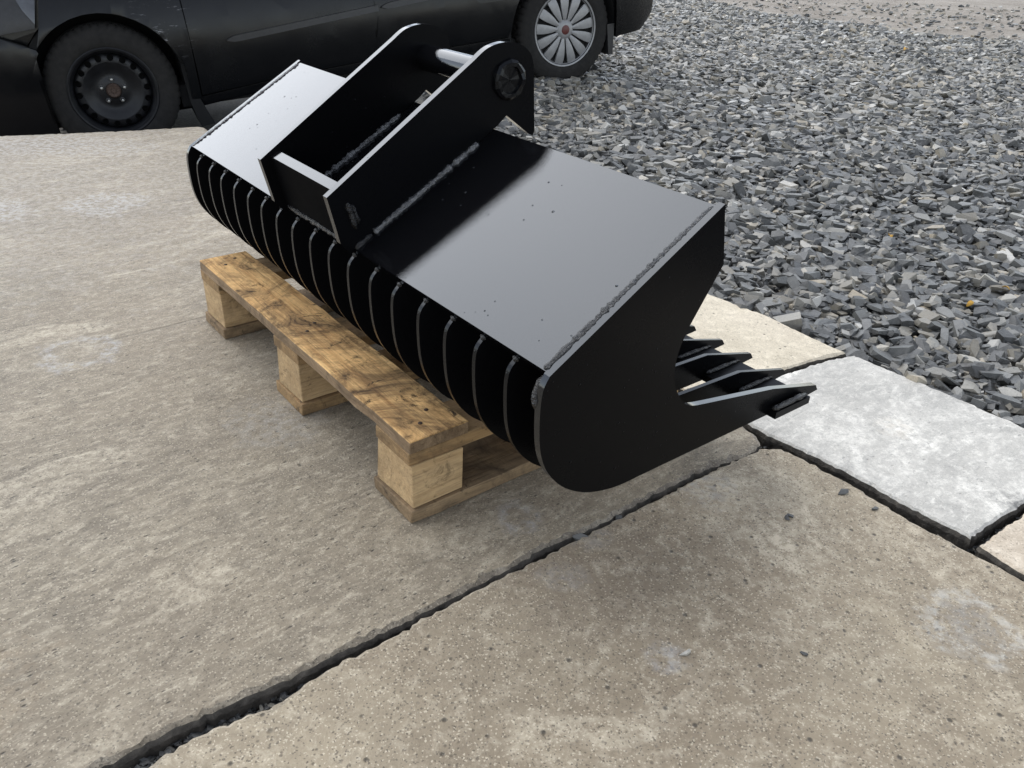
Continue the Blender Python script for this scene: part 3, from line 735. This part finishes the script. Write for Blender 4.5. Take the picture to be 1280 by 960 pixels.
# ribs: hooked flat bars ending in teeth
inner = catmull([(0.316, 0.051), (0.25, 0.053), (0.19, 0.054), (0.145, 0.060), (0.104, 0.079), (0.072, 0.108), (0.054, 0.145), (0.049, 0.185), (0.052, 0.232)], 4)
rib_poly = catmull([(-0.004, 0.203), (-0.0145, 0.190), (-0.0172, 0.163), (-0.014, 0.118), (-0.004, 0.085), (0.015, 0.056), (0.041, 0.032), (0.078, 0.012), (0.126, 0.0006), (0.175, 0.0)], 4) + tooth_low + tooth_top + inner
bm = bmesh.new(); prism(bm, rib_poly, -0.0034, 0.0034); bevel(bm, 0.0008, 1, 40)
rib0 = smooth_angle(obj('rib', bm, MAT['edge'], buc), 30)
rib0.location = (-BW/18, 0, 0)
for o in sides + [rib0]: flat_faces_satin(o)
wb = bead([(0.0075, 0.455, 0.0150), (0.0075, 0.50, 0.0150), (0.0075, 0.540, 0.0145)], 0.0045, rib0, seed=3, lump=0.5, flat=0.8)
wc = bead([(-0.0075, 0.458, 0.0150), (-0.0075, 0.535, 0.0145)], 0.0045, rib0, seed=8, lump=0.5, flat=0.8)
wd = bead([(0.005, -0.004, 0.2035), (-0.006, -0.003, 0.2045)], 0.0028, rib0, seed=5, lump=0.6, step=0.003)
kids = [wb, wc, wd]
for i in range(2, 18):
    r = rib0.copy(); COL.objects.link(r); r.parent = buc; r.location = (-BW*i/18 + random.uniform(-.0012, .0012), random.uniform(-.001, .001), 0)
    r.rotation_euler = (0, 0, random.uniform(-.004, .004))
    for k in kids:
        c = k.copy(); COL.objects.link(c); c.parent = r
# top sheet
tp = 0.010
n_ = Vector((-math.sin(TILT), math.cos(TILT)))
def on_top(y, h=0.0):
    """(y, z) on the top sheet at depth y, h above it"""
    z = 0.213 + (y+0.004)*math.tan(TILT); return (y + n_.x*h, z + n_.y*h)
T0, T1 = on_top(-0.004), on_top(0.254)
bm = bmesh.new()
prism(bm, [T0, T1, (T1[0]-n_.x*tp, T1[1]-n_.y*tp), (T0[0]-n_.x*tp, T0[1]-n_.y*tp)], -(BW-0.010), -0.010); bevel(bm, 0.0009, 1, 40)
obj('top_plate', bm, MAT['paint'], buc)
for u, sd in ((0.0135, 1), (BW-0.0135, 2)):
    p0 = on_top(-0.003, 0.0); p1 = on_top(0.251, 0.0)
    bead([(-u, p0[0], p0[1]), (-u, p1[0], p1[1])], 0.0048, buc, seed=sd, lump=0.8, flat=0.5, step=0.003)
# vertical bead down the back corner of each side plate
bead([(-0.012, -0.004, 0.206), (-0.012, -0.013, 0.186), (-0.011, -0.0145, 0.165)], 0.006, buc, seed=21, lump=0.6)
# cutting edge through the teeth
bm = bmesh.new(); box(bm, -BW-0.016, 0.016, 0.452, 0.540, 0.0005, 0.0125); bevel(bm, 0.001, 1, 40)
obj('cutting_edge', bm, MAT['satin'], buc)
bead([(0.0095, 0.452, 0.0160), (0.0095, 0.538, 0.0155)], 0.0058, buc, seed=33, lump=0.5, flat=0.8)
# hitch: two ears, cross plate, pin
ear = [(-0.043, 0.299), (-0.031, 0.248), (-0.026, 0.226), (-0.012, 0.2085), on_top(-0.003, 0.0003), on_top(0.243, 0.0003), (0.262, 0.371), (0.278, 0.384), (0.327, 0.349), (0.334, 0.347), (0.3375, 0.353), (0.330, 0.450)] + catmull([(0.330, 0.452), (0.323, 0.473), (0.303, 0.488), (0.271, 0.4935), (0.239, 0.487), (0.214, 0.471)], 5)
UN, UF = 0.4667, 0.7067
for u0 in (UN, UF):
    bm = bmesh.new(); prism(bm, ear, -u0-0.012, -u0); bevel(bm, 0.0012, 1, 40)
    flat_faces_satin(smooth_angle(obj('hitch_ear', bm, MAT['paint'], buc), 25))
bm = bmesh.new()
prism(bm, [(-0.026, 0.303), (-0.012, 0.311), (0.010, 0.2215), (-0.004, 0.2135)], -UF+0.0002, -UN-0.0122); bevel(bm, 0.001, 1, 40)
o = obj('cross_plate', bm, MAT['paint'], buc); o.data.materials.append(MAT['dull'])
for p in o.data.polygons:
    if p.normal.z < 0.5: p.material_index = 1
bead([(-UN-0.016, -0.016, 0.302), (-UN-0.016, -0.002, 0.250), (-UN-0.016, 0.002, 0.226)], 0.005, buc, seed=41, lump=0.4)
bead([(-UF+0.004, -0.016, 0.302), (-UF+0.004, -0.002, 0.250), (-UF+0.004, 0.002, 0.226)], 0.005, buc, seed=42, lump=0.4)
bead([(-UN-0.014, -0.004, 0.2165), (-UF+0.002, -0.004, 0.2165)], 0.0045, buc, seed=43, lump=0.4)
PC = (0.2795, 0.4385)
bm = bmesh.new()
lathe(bm, [(0.0001, -0.001), (0.0225, -0.001), (0.0225, 0.240+0.001), (0.0001, 0.241)], 40)
bmesh.ops.rotate(bm, verts=bm.verts, cent=(0, 0, 0), matrix=Matrix.Rotation(math.pi/2, 3, 'Z'))
o = smooth_angle(obj('pin', bm, MAT['paint'], buc), 40); o.location = (-UN-0.006, PC[0], PC[1])
for uu in (UN, UF+0.012):
    sg = 1 if uu == UN else -1
    bm = bmesh.new(); lathe(bm, [(0.0001, 0.0035), (0.0195, 0.0035), (0.021, 0.0085), (0.0265, 0.0085), (0.0305, 0.0055), (0.032, -0.001)], 16, fn=lambda r, y, i, j: (r*(1+0.03*math.sin(i*2.3+j)), y*(1+0.15*math.sin(i*1.7))))
    bmesh.ops.rotate(bm, verts=bm.verts, cent=(0, 0, 0), matrix=Matrix.Rotation(-sg*math.pi/2, 3, 'Z'))
    o = obj('pin_boss', bm, MAT['edge'], buc); o.location = (-uu, PC[0], PC[1])
for uu, sd in ():
    ring = [(-uu if sd == 51 else -uu, PC[0]+0.0245*math.cos(a*math.pi/16), PC[1]+0.0245*math.sin(a*math.pi/16)) for a in range(33)]
    bead(ring, 0.0052, buc, seed=sd, lump=0.55, step=0.003, segs=9, mat=MAT['paint'])
# beads along the feet of the ears
for uu, sd in ((UN-0.002, 61), (UF-0.002, 62)):
    a = on_top(0.030, 0.001); b_ = on_top(0.222, 0.001)
    bead([(-uu, a[0], a[1]), (-uu, b_[0], b_[1])], 0.0058, buc, seed=sd, lump=0.75, step=0.003, flat=0.8, mat=MAT['weld_bright'])
    a2 = on_top(-0.002, 0.001); bead([(-uu, a2[0], a2[1]), (-uu, a[0]-0.004, a[1]-0.002)], 0.0062, buc, seed=sd+5, lump=0.6)
a = on_top(0.045, 0.001); b_ = on_top(0.215, 0.001)
bead([(-UN-0.014, a[0], a[1]), (-UN-0.014, b_[0], b_[1])], 0.006, buc, seed=66, lump=0.4)
# plug welds of the cross plate in the ears
bead([(-UN+0.001, -0.012, 0.287), (-UN+0.001, 0.000, 0.246)], 0.005, buc, seed=71, lump=0.5, flat=0.9)
bead([(-UN+0.001, -0.004, 0.283), (-UN+0.001, 0.006, 0.252)], 0.0035, buc, seed=73, lump=0.6, flat=0.9)

# ------------------------------------------------------------------ parked car
CL = Vector((-2.0021, 4.0958, -0.0091)); CAX = Vector((0.8874, 0.4500, 0.1001)).normalized(); CN = Vector((0.4522, -0.8919, 0.0)).normalized()
CIN = -CN; CAZ = CAX.cross(CIN).normalized()
car = empty('parked_car', frame(CL, CAX, CIN, CAZ), 'black hatchback parked beyond the slab with one black steel wheel and one silver hubcap', 'car')
WB = 2.51; R = 0.305
def ysk(x, z):
    """outward (towards the camera) position of the skin: a bulging side, drawn in at nose and tail"""
    o = 0.042 - 0.16*((z-0.16)/0.5)**2
    if z > 0.62: o -= 0.30*(z-0.62)
    if x < -0.30: o -= 0.55*(x+0.30)**2
    if x > 2.75: o -= 0.75*(x-2.75)**2
    return -o
def arcp(cx, cz, r, a0, a1, n=22):
    return [(cx + r*math.cos(math.radians(a0+(a1-a0)*k/n)), cz + r*math.sin(math.radians(a0+(a1-a0)*k/n))) for k in range(n+1)]
def panel(name, poly, mat, depth=0.03, proud=0.0, grid=0.07, parent=None, bv=0.0025, label=None):
    bm = bmesh.new(); f = bm.faces.new([bm.verts.new((x, 0, z)) for x, z in poly])
    bmesh.ops.triangulate(bm, faces=[f])
    xs = [p[0] for p in poly]; zs = [p[1] for p in poly]
    for lo, hi, no in ((min(xs), max(xs), (1, 0, 0)), (min(zs), max(zs), (0, 0, 1))):
        k = lo + grid
        while k < hi:
            co = (k, 0, 0) if no[0] else (0, 0, k)
            bmesh.ops.bisect_plane(bm, geom=bm.verts[:]+bm.edges[:]+bm.faces[:], plane_co=co, plane_no=no, dist=1e-4); k += grid
    for v in bm.verts: v.co.y = ysk(v.co.x, v.co.z) - proud
    r_ = bmesh.ops.extrude_face_region(bm, geom=bm.faces[:])
    for v in [g for g in r_['geom'] if isinstance(g, bmesh.types.BMVert)]: v.co.y += depth
    bmesh.ops.recalc_face_normals(bm, faces=bm.faces)
    if bv:
        es = [e for e in bm.edges if len(e.link_faces) == 2 and e.calc_face_angle(0) > math.radians(60)]
        bmesh.ops.bevel(bm, geom=es, offset=bv, segments=2, affect='EDGES', profile=0.5, clamp_overlap=True)
    o = obj(name, bm, mat, parent or car); smooth_angle(o, 40)
    if label: o['label'] = label
    return o
G_ = 0.003
# wing, bumper, lamp
panel('front_wing', [(0.397-G_, -0.085), (0.4025-G_, 0.20), (0.405-G_, 0.62), (0.10, 0.66), (-0.18, 0.61), (-0.190, 0.45), (-0.232, 0.315), (-0.262, 0.243)] + arcp(0.004, 0, 0.357, 137, -16, 30)[1:], MAT['car'])
panel('front_bumper', [(-0.270, 0.232), (-0.40, 0.296), (-0.52, 0.335), (-0.80, 0.33), (-0.86, 0.18), (-0.84, -0.05), (-0.76, -0.24), (-0.30, -0.245)] + arcp(0.004, 0, 0.345, 216, 141, 16), MAT['car'])
hl = panel('headlight', [(-0.246, 0.318), (-0.200, 0.452), (-0.188, 0.60), (-0.30, 0.585), (-0.60, 0.49), (-0.74, 0.40), (-0.70, 0.345), (-0.52, 0.343), (-0.40, 0.306)], MAT['plastic'], proud=-0.006)
panel('lens', [(-0.240, 0.335), (-0.206, 0.452), (-0.196, 0.58), (-0.31, 0.57), (-0.295, 0.47), (-0.272, 0.395)], MAT['lamp'], depth=0.01, proud=0.0, parent=hl, bv=0.002)
d1 = panel('door', [(0.397+G_, -0.068), (0.4025+G_, 0.20), (0.405+G_, 0.62), (1.392-G_, 0.655), (1.372-G_, 0.26), (1.335-G_, 0.06), (1.315-G_, -0.008), (0.80, -0.034)], MAT['car'])
d2 = panel('door', [(1.315+G_, -0.006), (1.335+G_, 0.06), (1.372+G_, 0.26), (1.392+G_, 0.655), (2.20, 0.69), (2.34, 0.50), (2.315, 0.33)] + arcp(WB, 0.0, 0.372, 122, 172, 12) + [(2.12, 0.010), (1.9, 0.004)], MAT['car'])
panel('sill', [(0.37, -0.128), (0.375, -0.078), (0.80, -0.041), (1.315, -0.014), (1.9, -0.003), (2.135, 0.003), (2.139, -0.035), (1.9, -0.048), (1.30, -0.062), (0.80, -0.086)], MAT['car'], proud=-0.012)
panel('rear_quarter', [(2.35, 0.50), (2.21, 0.69), (2.9, 0.73), (3.12, 0.62), (3.12, 0.24), (2.905, 0.22)] + arcp(WB, 0, 0.372, 33, 120, 16), MAT['car'])
panel('rear_bumper', [(2.828, 0.212), (3.11, 0.235), (3.20, 0.16), (3.19, 0.02), (3.08, -0.07), (2.855, -0.075)] + arcp(WB, 0, 0.372, -13, 31, 8), MAT['car'])
# rub strips on the doors
for (xa, za, xb, zb, dd) in ((0.572, 0.178, 1.366, 0.243, d1), (1.385, 0.2445, 2.10, 0.303, d2)):
    L_ = xb-xa; ang = (zb-za)/L_
    top = [(xa+L_*t, za+L_*t*ang + 0.0145*min(1, (t+0.001)*18)**0.5) for t in [k/24 for k in range(25)]]
    bot = [(xa+L_*t, za+L_*t*ang - 0.0145*min(1, (t+0.001)*18)**0.5) for t in [k/24 for k in range(24, -1, -1)]]
    o = panel('rub_strip', top+bot, MAT['plastic'], depth=0.022, proud=0.018, parent=dd, bv=0.007)
# windows and pillars above the belt line (out of frame)
for nm, poly in (('window', [(0.55, 0.66), (1.37, 0.69), (1.34, 1.08), (0.95, 1.03)]), ('window', [(1.42, 0.69), (2.18, 0.72), (2.12, 1.07), (1.40, 1.085)])):
    panel(nm, poly, MAT['glass'], depth=0.01, proud=-0.012, bv=0.001)
# shell: silhouette of the whole body, both arches cut out
shell = [(-0.80, -0.12), (-0.86, 0.16), (-0.80, 0.36), (-0.62, 0.52), (-0.2, 0.63), (0.25, 0.72), (0.95, 1.08), (1.35, 1.13), (2.1, 1.10), (2.6, 1.00), (3.0, 0.70), (3.10, 0.62), (3.14, 0.2), (3.05, -0.03)]
shell += [(2.93, 0.0)] + arcp(WB, 0, 0.40, 0, 180, 18) + [(2.1, -0.03), (0.42, -0.06)] + arcp(0, 0, 0.39, 0, 180, 18)
bm = bmesh.new(); prism(bm, shell, 0.055, 1.60, 'y')
for v in bm.verts:
    if v.co.z > 0.66:
        k = (v.co.z-0.66)/0.46; v.co.y += (0.16*k if v.co.y < 0.8 else -0.16*k)
obj('body_shell', bm, MAT['car'], car)
# wheel housings
for cx in (0.0, WB):
    bm = bmesh.new(); prism(bm, arcp(cx, 0, 0.385, -5, 185, 20) + arcp(cx, 0, 0.352, 185, -5, 20), 0.02, 0.42, 'y')
    obj('wheel_housing', bm, MAT['dark'], car)
    bm = bmesh.new(); box(bm, cx-0.36, cx+0.36, 0.36, 0.40, -0.05, 0.36); obj('inner_panel', bm, MAT['dark'], car)
bm = bmesh.new(); box(bm, 0.30, 2.20, 0.06, 1.58, -0.125, -0.02); obj('floor_pan', bm, MAT['dark'], car)
bm = bmesh.new(); box(bm, -0.72, 0.40, 0.22, 1.45, -0.17, -0.02); obj('engine_tray', bm, MAT['dark'], car)
for cx in (0.0, WB):
    bm = bmesh.new(); lathe(bm, [(0.0001, 1.60), (0.20, 1.60), (R-0.01, 1.58), (R, 1.56), (R, 1.42), (R-0.02, 1.40), (0.0001, 1.40)], 40, cx=cx)
    obj('far_wheel', bm, MAT['tyre'], car)
# plastic arch liner edge behind the front wheel, mud flap behind the rear one
bm = bmesh.new(); prism(bm, [(0.335, 0.09), (0.358, 0.08), (0.378, -0.06), (0.43, -0.215), (0.36, -0.22), (0.338, -0.10)], -0.004, 0.22, 'y'); bevel(bm, 0.003, 2)
obj('arch_liner', bm, MAT['dark'], car)
bm = bmesh.new(); prism(bm, [(WB+0.285, 0.0), (WB+0.335, 0.0), (WB+0.325, -0.175), (WB+0.295, -0.175)], 0.0, 0.17, 'y'); bevel(bm, 0.004, 2)
obj('mud_flap', bm, MAT['plastic'], car)

def wheel(cx, style):
    o0 = bpy.data.objects.new('wheel', None); COL.objects.link(o0); o0.parent = car; o0.location = (cx, 0, 0); o0.empty_display_size = 0.1
    o0['label'] = 'front wheel with bare black steel rim' if style == 'steel' else 'rear wheel with silver hubcap'
    # tyre
    RIM = 0.203
    prof = [(RIM-0.008, 0.020), (RIM+0.002, 0.008), (RIM+0.012, 0.001), (RIM+0.035, -0.004), (RIM+0.062, -0.001), (R-0.022, 0.006), (R-0.012, 0.012), (R-0.004, 0.022), (R, 0.034),
            (R+0.001, 0.060), (R-0.007, 0.0605), (R-0.007, 0.0675), (R+0.001, 0.068), (R+0.001, 0.10), (R-0.007, 0.1005), (R-0.007, 0.1075), (R+0.001, 0.108), (R, 0.160), (R-0.02, 0.19), (RIM, 0.185), (RIM-0.01, 0.16)]
    def fn(r, y, i, j):
        if 6 <= j <= 9 and (i % 4) == 0: return r-0.006, y
        if 12 <= j <= 13 and (i % 4) == 2: return r-0.006, y
        return r, y
    bm = bmesh.new(); lathe(bm, prof, 200, fn=fn)
    for v in bm.verts:       # the tyre flattens a little where it stands
        if v.co.z < -R+0.010: v.co.z = -R+0.010
    smooth_angle(obj('tyre', bm, MAT['tyre'], o0), 28)
    rm = 'steel_black' if style == 'steel' else 'dark'
    bm = bmesh.new()
    lathe(bm, [(RIM+0.004, 0.008), (RIM-0.002, 0.004), (RIM-0.010, 0.006), (RIM-0.014, 0.014), (RIM-0.022, 0.020), (RIM-0.026, 0.036), (RIM-0.030, 0.075), (RIM-0.02, 0.15)], 72)
    rim = smooth_angle(obj('rim', bm, MAT[rm], o0), 40)
    if style == 'steel':
        # dished disc with a ring of eighteen holes
        bm = bmesh.new(); N = 18; r1, r2 = 0.134, 0.174; hr = 0.0150; rc = 0.1545
        def yd(r):  # depth of the disc face at radius r
            return float(np.interp(r, [0.0, 0.045, 0.062, 0.085, 0.105, 0.128, 0.150, 0.172, 0.176], [0.052, 0.052, 0.058, 0.060, 0.050, 0.036, 0.036, 0.044, 0.060]))
        def P(r, a): return bm.verts.new((r*math.cos(a), yd(r), r*math.sin(a)))
        for k in range(N):
            a0 = 2*math.pi*k/N; da = math.pi/N
            hole, outer = [], []
            for q in range(16):
                th = 2*math.pi*(q+0.5)/16; cx_, sx_ = math.cos(th), math.sin(th)
                hole.append((rc + hr*cx_, a0 + hr*sx_/rc))
                s_ = 1/max(abs(cx_)/(0.02), abs(sx_)/(da*rc))
                outer.append((min(r2, max(r1, rc + s_*cx_)), a0 + max(-da, min(da, s_*sx_/rc))))
            hv = [P(*h) for h in hole]; ov = [P(*h) for h in outer]
            hb = [bm.verts.new((v.co.x, v.co.y+0.010, v.co.z)) for v in hv]
            for q in range(16):
                bm.faces.new((hv[q], hv[(q+1) % 16], ov[(q+1) % 16], ov[q])); bm.faces.new((hv[(q+1) % 16], hv[q], hb[q], hb[(q+1) % 16]))
            # corners of the sector
        for k in range(N):
            for sg in (-1, 1):
                pass
        bmesh.ops.remove_doubles(bm, verts=bm.verts, dist=1e-5)
        lathe(bm, [(0.0365, yd(0.045)), (0.050, yd(0.05)), (0.062, yd(0.062)), (0.075, 0.0615), (0.092, 0.057), (0.105, 0.050), (0.118, 0.042), (0.1355, 0.0358)], 72)
        lathe(bm, [(0.1725, 0.0442), (0.176, 0.050), (0.178, 0.066)], 72)
        smooth_angle(obj('disc', bm, MAT['steel_black'], o0), 40)
        bm = bmesh.new(); lathe(bm, [(0.0001, 0.09), (0.19, 0.09)], 48); obj('brake', bm, MAT['dark'], o0)
        bm = bmesh.new(); lathe(bm, [(0.0001, 0.044), (0.010, 0.044), (0.012, 0.048), (0.022, 0.046), (0.027, 0.043), (0.031, 0.047), (0.035, 0.056)], 36)
        smooth_angle(obj('hub', bm, MAT['rust'], o0), 35)
        for k in range(5):
            a = math.radians(85 + 72*k)
            bm = bmesh.new(); lathe(bm, [(0.0001, 0.030), (0.0065, 0.031), (0.0085, 0.036), (0.0095, 0.050), (0.0125, 0.054)], 6, cx=0.0545*math.cos(a), cz=0.0545*math.sin(a))
            obj('wheel_nut', bm, MAT['chrome'], o0)
    else:
        bm = bmesh.new(); lathe(bm, [(0.0001, 0.030), (0.05, 0.030), (0.17, 0.034), (0.19, 0.030)], 60); obj('hubcap_back', bm, MAT['dark'], o0)
        bm = bmesh.new(); lathe(bm, [(0.186, 0.022), (0.190, 0.010), (0.197, 0.004), (0.2045, 0.003), (0.2065, 0.010)], 84)
        lathe(bm, [(0.0001, 0.004), (0.030, 0.004), (0.046, 0.008), (0.056, 0.016), (0.058, 0.028)], 48)
        smooth_angle(obj('hubcap', bm, MAT['silver'], o0), 40)
        NS = 13
        for k in range(NS):
            a = 2*math.pi*k/NS + 0.12
            bm = bmesh.new(); A, B = [], []
            for t in range(7):
                u = t/6; r_ = 0.045 + 0.146*u
                wd = 0.0065 + 0.0205*math.sin(min(1, u*0.95)*math.pi*0.58)
                y = 0.010 - 0.006*math.sin(u*3.0) + (0.004 if u > 0.9 else 0)
                A.append((r_, wd, y)); 
            V = []
            for (r_, wd, y) in A:
                V.append([bm.verts.new((r_, yy, zz)) for zz, yy in ((-wd, y+0.0035), (0, y), (wd, y+0.0035), (wd, y+0.016), (-wd, y+0.016))])
            for p_, q_ in zip(V, V[1:]):
                for m in range(5): bm.faces.new((p_[m], p_[(m+1) % 5], q_[(m+1) % 5], q_[m]))
            bm.faces.new(V[0][::-1]); bm.faces.new(V[-1])
            bmesh.ops.rotate(bm, verts=bm.verts, cent=(0, 0, 0), matrix=Matrix.Rotation(-a, 3, 'Y'))
            smooth_angle(obj('spoke', bm, MAT['silver'], o0), 30)
        bm = bmesh.new(); lathe(bm, [(0.0001, -0.001), (0.020, 0.0), (0.026, 0.003), (0.027, 0.006)], 36); smooth_angle(obj('centre_badge', bm, MAT['badge'], o0), 40)
    return o0
wheel(0.0, 'steel'); wheel(WB, 'cap')
